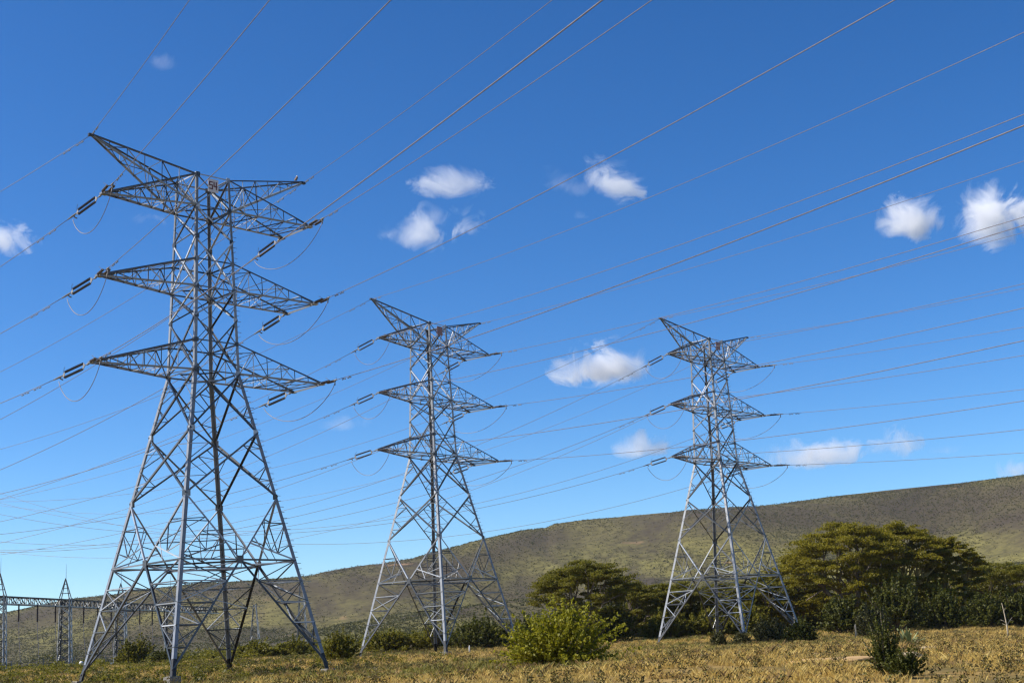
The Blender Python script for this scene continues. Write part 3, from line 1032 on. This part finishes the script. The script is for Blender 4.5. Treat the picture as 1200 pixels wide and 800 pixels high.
for i, (px, D, w, h, lab) in enumerate(((990, 218, 8, 6.2, "dark green bush under the tallest acacia's left side"), (1052, 216, 11, 8.6, "big dark green bush under the middle of the acacia group"),
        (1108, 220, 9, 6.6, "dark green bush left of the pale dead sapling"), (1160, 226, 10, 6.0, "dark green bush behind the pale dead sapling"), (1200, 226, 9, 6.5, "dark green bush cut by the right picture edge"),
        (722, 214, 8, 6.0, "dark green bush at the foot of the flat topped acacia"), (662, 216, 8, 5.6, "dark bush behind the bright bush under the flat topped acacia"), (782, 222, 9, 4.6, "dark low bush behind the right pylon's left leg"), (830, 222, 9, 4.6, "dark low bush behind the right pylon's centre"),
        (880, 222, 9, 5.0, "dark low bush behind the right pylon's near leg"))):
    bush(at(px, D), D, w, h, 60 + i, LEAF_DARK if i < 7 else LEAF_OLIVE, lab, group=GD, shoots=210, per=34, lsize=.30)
for i, (px, D, w, h, lab) in enumerate(((905, 252, 13, 7.5, "shaded thicket seen between the right pylon and the tallest acacia"), (950, 256, 13, 9, "shaded thicket behind the pale yellow green acacia"), (1000, 258, 14, 10.5, "tall shaded thicket behind the tallest acacia's trunks"),
        (1050, 258, 14, 10.5, "tall shaded thicket behind the middle of the acacia group"), (1100, 260, 14, 10, "tall shaded thicket behind the narrower acacia"), (1150, 264, 14, 8, "shaded thicket behind the narrow acacia's right side"), (1195, 266, 14, 7, "shaded thicket behind the low acacia at the right edge"),
        (690, 246, 13, 6.5, "shaded thicket behind the flat topped acacia's trunks"), (740, 250, 13, 7, "shaded thicket right of the flat topped acacia"), (790, 256, 14, 7, "shaded thicket behind the right pylon's left leg"), (845, 256, 14, 7, "shaded thicket behind the right pylon's centre"))):
    bush(at(px, D), D, w, h, 160 + i, LEAF_OLIVE, lab, name="thicket", group="shaded thickets behind the acacias", shoots=240, per=44, lsize=.30, spiky=.3)
GS = "bushes scattered over the field"
for i, (px, D, w, h, mt_, lab, ls) in enumerate((
        (940, 178, 4.6, 3.2, LEAF_DARK, "dark rounded bush at the foot of the right pylon's right leg", .2),
        (843, 150, 2.0, 1.9, LEAF_SCRUB, "small grey green shrub left of the right pylon's near foot", .13),
        (870, 160, 2.4, 1.8, LEAF_SCRUB, "small dry shrub at the right pylon's near foot", .13),
        (902, 185, 6.0, 3.2, LEAF_SCRUB, "low dry bush between the right pylon's near and right legs", .2),
        (1024, 190, 6.0, 4.6, LEAF_SCRUB, "dull green bush behind the dark sapling", .2),
        (560, 205, 9.5, 5.2, LEAF_DARK, "wide dark green bush behind the middle pylon's right leg", .26),
        (612, 205, 7.5, 4.6, LEAF_DARK, "dark green bush behind the bright bush's left edge", .26),
        (505, 215, 9, 4.0, LEAF_OLIVE, "olive bush behind the middle pylon's near leg", .26),
        (398, 150, 4.6, 3.4, LEAF_OLIVE, "green leafy bush between left and middle pylons", .18),
        (156, 225, 7.0, 4.6, LEAF_OLIVE, "leafy green bush behind the left pylon's left legs", .24),
        (192, 205, 6.0, 2.4, LEAF_DARK, "low dark shrub beside the left pylon's near footing", .2),
        (455, 215, 8, 3.6, LEAF_OLIVE, "olive bush behind the middle pylon's left leg", .26),
        (300, 240, 9, 3.4, LEAF_OLIVE, "olive bush seen through the left pylon's right legs", .26),
        (345, 240, 8, 3.2, LEAF_OLIVE, "olive bush right of the left pylon's right leg", .26))):
    bush(at(px, D), D, w, h, 80 + i, mt_, lab, group=GS, shoots=190, per=34, lsize=ls)
# dark sapling in the right foreground
bush(at(1036, 62), 62, 1.5, 2.75, 7, LEAF_DARK, "slim dark green sapling in the right foreground", name="sapling", cat="sapling", shoots=130, per=40, lsize=.075, spiky=.5, sink=.05)
bush(at(1056, 60), 60, 1.9, 1.25, 8, LEAF_DARK, "low dark bush spreading at the sapling's right foot", shoots=130, per=36, lsize=.075, spiky=.4, sink=.05)

def make_cactus():
    x, y = at(1063, 120), 120.
    r = empty("agave_plant", (x, y, gz(x, y) - .05))
    q = random.Random(5); m = MB()
    for i in range(24):
        an = 2 * math.pi * i * .382; el = q.uniform(.25, 1.35); L = q.uniform(1.2, 1.9)
        d = Vector((math.cos(an) * math.cos(el), math.sin(an) * math.cos(el), math.sin(el)))
        s = d.cross(Vector((0, 0, 1))).normalized()
        u = s.cross(d)
        w = .16
        ps = []
        for f, k in ((0, .7), (.35, 1.), (.7, .8), (1, .05)):
            c = d * L * f - Vector((0, 0, .22 * f * f * math.cos(el)))
            ps += [c - s * w * k, c + u * .05 * k - u * .05, c + s * w * k, c + u * .06]
        fs = []
        for j in range(3):
            b = j * 4
            for a in range(4): fs.append((b + a, b + (a + 1) % 4, b + 4 + (a + 1) % 4, b + 4 + a))
        m.add(ps, fs + [(3, 2, 1, 0), (12, 13, 14, 15)])
    m.build("rosette_leaves", CACTUS, r)
    tag(r, "pale green spiky agave plant right of the dark sapling", "plant")
make_cactus()

def dead_tree():
    x, y = at(1181, 150), 150.
    r = empty("dead_sapling", (x, y, gz(x, y) - .1))
    m = MB()
    m.tube([(0, 0, 0), (.03, 0, 1.3), (-.03, 0, 2.1), (-.12, 0, 3.0), (-.2, .1, 3.8)], [.10, .08, .06, .04, .015], 7)
    m.build("trunk", DEADWOOD, r, smooth=True)
    b = MB()
    for p, q, s in (((.03, 0, 1.5), (.75, .2, 2.3), .045), ((0, 0, 1.7), (-.6, -.1, 2.1), .04), ((.02, 0, 1.4), (-.35, .3, 1.7), .03), ((-.1, 0, 2.8), (.12, 0, 3.3), .025), ((.4, .1, 1.9), (.75, 0, 1.95), .02)):
        a, c = Vector(p), Vector(q)
        b.tube([a, a.lerp(c, .5) + Vector((0, 0, .06)), c], [s, s * .7, s * .3], 5)
    b.build("branch", DEADWOOD, r, smooth=True)
    tag(r, "pale leafless dead sapling with forked branches near the right edge", "tree")
dead_tree()

def boulder(name, x, y, sx, sy, sz, mat, lab, cat, seed):
    bm = bmesh.new()
    bmesh.ops.create_icosphere(bm, subdivisions=4, radius=1)
    for v in bm.verts:
        p = v.co
        k = 1 + .28 * float(fbm(np.array([p.x * 1.3 + seed]), np.array([p.y * 1.3 + p.z * 1.7]), 4, seed)[0])
        v.co = Vector((p.x * sx * k, p.y * sy * k, p.z * sz * k))
    me = bpy.data.meshes.new(name); bm.to_mesh(me); bm.free()
    me.materials.append(mat)
    me.polygons.foreach_set("use_smooth", [True] * len(me.polygons))
    o = link_mesh(name, me, loc=(x, y, gz(x, y)))
    tag(o, lab, cat)
boulder("boulder", at(1062, 78), 78, .75, .6, .38, ROCK, "pale tan rounded boulder in the grass right of the sapling", "rock", 3)
boulder("flat_rock", at(1082, 92), 92, .9, .5, .22, ROCK, "flat pale rock behind the tan boulder", "rock", 5)
boulder("soil_mound", at(975, 78), 78, 3.2, 3.6, .17, SOIL, "bare ochre soil mound left of the dark sapling", "mound", 8)

# grass and weeds --------------------------------------------------------------
def blades(name, n, mat, ymin, ymax, h0, h1, w, per, seed, thr=None, spread=.16, lab=None, scale=.05):
    r = np.random.default_rng(seed)
    y = np.sqrt(r.uniform(ymin ** 2, ymax ** 2, n))
    x = r.uniform(-.44, .44, n) * y
    f = fbm(x * .05, y * .05, 4, 40) + (x / y) * .62 + .01
    if thr is not None:
        k = (f > thr[0]) & (f < thr[1]) & (r.random(n) < .97)
        x, y = x[k], y[k]; f = f[k]
    kp = r.random(len(x)) < np.clip(.50 + 1.9 * fbm(x * .22, y * .17, 3, 123), .03, 1)
    x, y, f = x[kp], y[kp], f[kp]
    m = len(x)
    hs = r.uniform(h0, h1, m) * (.7 + .9 * np.clip(fbm(x * .35, y * .35, 3, 91) + .3, 0, 1))
    X = np.repeat(x, per) + r.normal(size=m * per) * spread
    Y = np.repeat(y, per) + r.normal(size=m * per) * spread
    Z = ground_z(X, Y) - .02
    Hh = np.repeat(hs, per) * r.uniform(.55, 1.1, m * per)
    an = r.uniform(0, 2 * np.pi, m * per)
    le = r.uniform(.1, .95, m * per) * Hh
    wx, wy = np.cos(an + 1.57) * w, np.sin(an + 1.57) * w
    dist = np.clip(Y / 90, .7, 2.2)
    wx, wy = wx * dist, wy * dist
    tx, ty = X + np.cos(an) * le, Y + np.sin(an) * le
    mx, my = X + np.cos(an) * le * .35, Y + np.sin(an) * le * .35
    V = np.stack([np.stack([X - wx, Y - wy, Z], 1), np.stack([X + wx, Y + wy, Z], 1),
                  np.stack([mx + wx * .8, my + wy * .8, Z + Hh * .6], 1), np.stack([tx, ty, Z + Hh], 1)], 1).reshape(-1, 3)
    F = np.arange(len(V)).reshape(-1, 4)
    o = link_mesh(name, np_mesh(name, V, F, mat))
    tag(o, lab, "grass", kind="stuff")
blades("dry_grass", 92000, STRAW, 38, 235, .14, .44, .0095, 14, 1, (-.16, 9), lab="golden dry grass covering the field below the pylons")
blades("green_grass", 62000, GREENGRASS, 38, 260, .16, .48, .0105, 13, 2, (-9, .04), lab="patches of greener grass among the dry grass", scale=.06)

BROWNGRASS = leaf_mat("brown_dead_blade", (.13, .08, .03), (.21, .13, .045), (.30, .20, .07), .3)
blades("dead_grass", 12000, BROWNGRASS, 38, 235, .20, .50, .009, 14, 12, spread=.20, lab="taller brown dead tufts standing in the golden grass")
def weeds():
    r = np.random.default_rng(5)
    n = 4200
    y = np.sqrt(r.uniform(42 ** 2, 215 ** 2, n)); x = r.uniform(-.42, .42, n) * y
    k = fbm(x * .07, y * .07, 3, 77) + .35 * np.abs(x / y) > -.02
    x, y = x[k], y[k]
    pts = []
    for a, b in zip(x, y):
        h = r.uniform(.3, .85); m = 46
        q = r.normal(size=(m, 3)) * np.array([.20, .20, .0]) * h
        q[:, 2] = r.uniform(.15, 1., m) * h
        q[:, :2] *= (.5 + q[:, 2:3] / h)
        q += np.array([a, b, 0]); pts.append(q)
    P = np.concatenate(pts); P[:, 2] += ground_z(P[:, 0], P[:, 1])
    V, F = leaf_quads(P, .066, .2, 1.7, 9)
    o = link_mesh("weeds", np_mesh("weeds", V, F, WEED))
    tag(o, "brown and green weeds scattered through the grass", "weeds", kind="stuff")
weeds()

def scrub():
    """countless shrubs over the slope behind the pylons and the hill"""
    for name, mat, n, y0, y1, s0, s1, seed, thr, lab in (
            ("hillside_scrub", LEAF_SCRUB, 130000, 420, 1790, .9, 2.4, 3, -.12, "grey green scrub dotting the long hillside"),
            ("low_scrub", LEAF_OLIVE, 3600, 104, 245, .45, 1.35, 6, -.12, "low tangled green scrub over the ground around the left pylon"),
            ("dark_scrub", LEAF_DARK, 2400, 104, 245, .4, 1.2, 16, -.08, "dark clumps among the green scrub around the left pylon"),
            ("slope_bushes", LEAF_OLIVE, 1500, 235, 520, 1.4, 3.4, 4, -.25, "yellow green bushes covering the lower slope")):
        r = np.random.default_rng(seed)
        y = np.sqrt(r.uniform(y0 ** 2, y1 ** 2, n)); x = r.uniform(-.46, .44, n) * y
        d = fbm(x * .010, y * .005, 5, 50)
        k = d + r.normal(size=n) * .22 > thr
        if y1 < 250: k &= (x / y < -.02 - .10 * r.random(n))
        x, y = x[k], y[k]
        m = len(x)
        s = r.uniform(s0, s1, m) * (1 + .8 * (r.random(m) > .93))
        per = 7 if y1 > 600 else (180 if y1 > 300 else 90)
        d = r.normal(size=(m, per, 3)); d /= np.linalg.norm(d, axis=2)[:, :, None]
        d *= r.uniform(.5, 1., (m, per, 1))
        d[:, :, 2] = np.abs(d[:, :, 2])
        P = d * s[:, None, None] * np.array([.62, .62, .62])
        P[:, :, 0] += x[:, None]; P[:, :, 1] += y[:, None]
        P[:, :, 2] += ground_z(x, y)[:, None]
        P = P.reshape(-1, 3)
        V, F = leaf_quads(P, .75 if per < 20 else (.36 if per > 100 else .17), .6, 1.2, seed)
        o = link_mesh(name, np_mesh(name, V, F, mat))
        tag(o, lab, "scrub", kind="stuff")
scrub()

# ------------------------------------------------------------------ clouds
def cloud_mat(name, dens, amp, off):
    m = bpy.data.materials.new(name); m.use_nodes = True
    n, l = m.node_tree.nodes, m.node_tree.links
    n.clear()
    out = n.new("ShaderNodeOutputMaterial")
    pv = n.new("ShaderNodeVolumePrincipled")
    pv.inputs["Color"].default_value = (.99, .99, 1, 1)
    pv.inputs["Anisotropy"].default_value = .2
    tc = n.new("ShaderNodeTexCoord"); ge = n.new("ShaderNodeNewGeometry")
    ln = n.new("ShaderNodeVectorMath"); ln.operation = 'LENGTH'
    sx = n.new("ShaderNodeSeparateXYZ"); l.new(tc.outputs["Object"], sx.inputs[0])
    up = n.new("ShaderNodeMath"); up.operation = 'ADD'; up.inputs[1].default_value = .28; l.new(sx.outputs[2], up.inputs[0])
    dn = n.new("ShaderNodeMath"); dn.operation = 'MULTIPLY'; dn.inputs[1].default_value = -2.6; l.new(up.outputs[0], dn.inputs[0])
    mx = n.new("ShaderNodeMath"); mx.operation = 'MAXIMUM'; l.new(up.outputs[0], mx.inputs[0]); l.new(dn.outputs[0], mx.inputs[1])
    cb = n.new("ShaderNodeCombineXYZ"); l.new(sx.outputs[0], cb.inputs[0]); l.new(sx.outputs[1], cb.inputs[1]); l.new(mx.outputs[0], cb.inputs[2])
    l.new(cb.outputs[0], ln.inputs[0])
    t = noise(n, l, .0125, 8, .66, ge.outputs["Position"], .9)
    # density = (noise*1.9 - .35) - |p|^...
    a = n.new("ShaderNodeMath"); a.operation = 'MULTIPLY_ADD'; a.inputs[1].default_value = amp; a.inputs[2].default_value = off
    l.new(t.outputs["Fac"], a.inputs[0])
    b = n.new("ShaderNodeMath"); b.operation = 'SUBTRACT'
    l.new(a.outputs[0], b.inputs[0]); l.new(ln.outputs["Value"], b.inputs[1])
    c = n.new("ShaderNodeMapRange"); c.inputs[1].default_value = 0.; c.inputs[2].default_value = .5; c.inputs[3].default_value = 0; c.inputs[4].default_value = dens
    l.new(b.outputs[0], c.inputs[0])
    l.new(c.outputs[0], pv.inputs["Density"])
    l.new(pv.outputs[0], out.inputs["Volume"])
    return m
CM = {k: cloud_mat("cloud_%s" % k, v, a, o) for k, v, a, o in (("dense", .036, 3.3, -.98), ("soft", .016, 4.7, -1.66), ("thin", .0036, 4.2, -1.5))}

def cloud(px, py, w, h, kind, lab, D=3000., tilt=0.):
    d = (_r2 * ((px - 600) / 1666.7) - _u2 * ((py - 400) / 1666.7) + _fwd)
    c = d * D
    k = D / 1666.7
    bm = bmesh.new(); bmesh.ops.create_icosphere(bm, subdivisions=3, radius=1)
    for v in bm.verts:
        p = v.co.copy()
        s = .86 + .14 * float(vnoise(np.array([p.x * 2 + px * .1]), np.array([p.y * 2 + p.z * 2.4]), int(px))[0])
        v.co = p * s
    me = bpy.data.meshes.new("cloud"); bm.to_mesh(me); bm.free()
    me.materials.append(CM[kind])
    o = link_mesh("cloud", me)
    o.location = c
    q = 1.06 if kind == 'soft' else .95
    o.scale = (w * k * .68 * q, w * k * .52 * q, h * k * .78 * q)
    o.rotation_euler = (0, tilt, math.atan2(-d.x, d.y))
    tag(o, lab, "cloud", "small white clouds in the blue sky")
for a in (
    (530, 213, 84, 28, 'soft', "flat wispy cloud above the middle pylon, topmost of the left pair"),
    (496, 268, 68, 46, 'soft', "ragged white cloud just above the middle pylon"),
    (545, 260, 46, 34, 'soft', "small puff touching the ragged cloud above the middle pylon"),
    (456, 270, 30, 26, 'thin', "faint tiny wisp left of the ragged cloud"),
    (662, 211, 70, 34, 'thin', "thin streak cloud left of the tilted bright puff", 3000., .35),
    (720, 212, 70, 44, 'soft', "tilted bright puff high in the middle of the sky", 3000., .7),
    (678, 251, 24, 16, 'thin', "faint tiny wisp under the thin streak cloud"),
    (1067, 254, 74, 62, 'dense', "round white cloud high on the right side"),
    (1166, 248, 96, 84, 'dense', "largest ragged white cloud near the right edge"),
    (702, 427, 128, 52, 'dense', "solid white cloud between the middle and right pylons"),
    (12, 275, 66, 40, 'soft', "white cloud cut by the left picture edge"),
    (172, 256, 52, 22, 'thin', "faint wisp beside the left pylon's upper crossarm"),
    (400, 494, 70, 22, 'thin', "faint pinkish cloud left of the middle pylon"),
    (757, 521, 70, 28, 'soft', "small low cloud left of the right pylon's lower crossarm"),
    (950, 530, 100, 32, 'soft', "long low cloud just right of the right pylon"),
    (1050, 518, 60, 32, 'soft', "small low puff right of the long low cloud"),
    (1104, 525, 44, 16, 'thin', "faint low wisp above the hill on the right"),
    (1186, 549, 44, 24, 'soft', "small cloud touching the hill at the right edge"),
    (190, 72, 48, 20, 'thin', "barely visible wisp in the deep blue at upper left")):
    cloud(*a)

# ------------------------------------------------------------------ haze
HAZE = 0.00003
def make_haze():
    m = bpy.data.materials.new("haze_air"); m.use_nodes = True
    n, l = m.node_tree.nodes, m.node_tree.links
    n.clear()
    out = n.new("ShaderNodeOutputMaterial"); pv = n.new("ShaderNodeVolumePrincipled")
    pv.inputs["Color"].default_value = (.80, .88, 1.0, 1)
    pv.inputs["Density"].default_value = HAZE
    pv.inputs["Anisotropy"].default_value = .3
    l.new(pv.outputs[0], out.inputs["Volume"])
    b = MB()
    x0, x1, y0, y1, z0, z1 = -2000, 2000, -250, 2900, -12, 235
    b.box(((x0 + x1) / 2, (y0 + y1) / 2, (z0 + z1) / 2), (x1 - x0, y1 - y0, z1 - z0))
    o = b.build("haze", m)
    tag(o, "thin pale air haze over the plain and hill", "haze", kind="stuff")
make_haze()
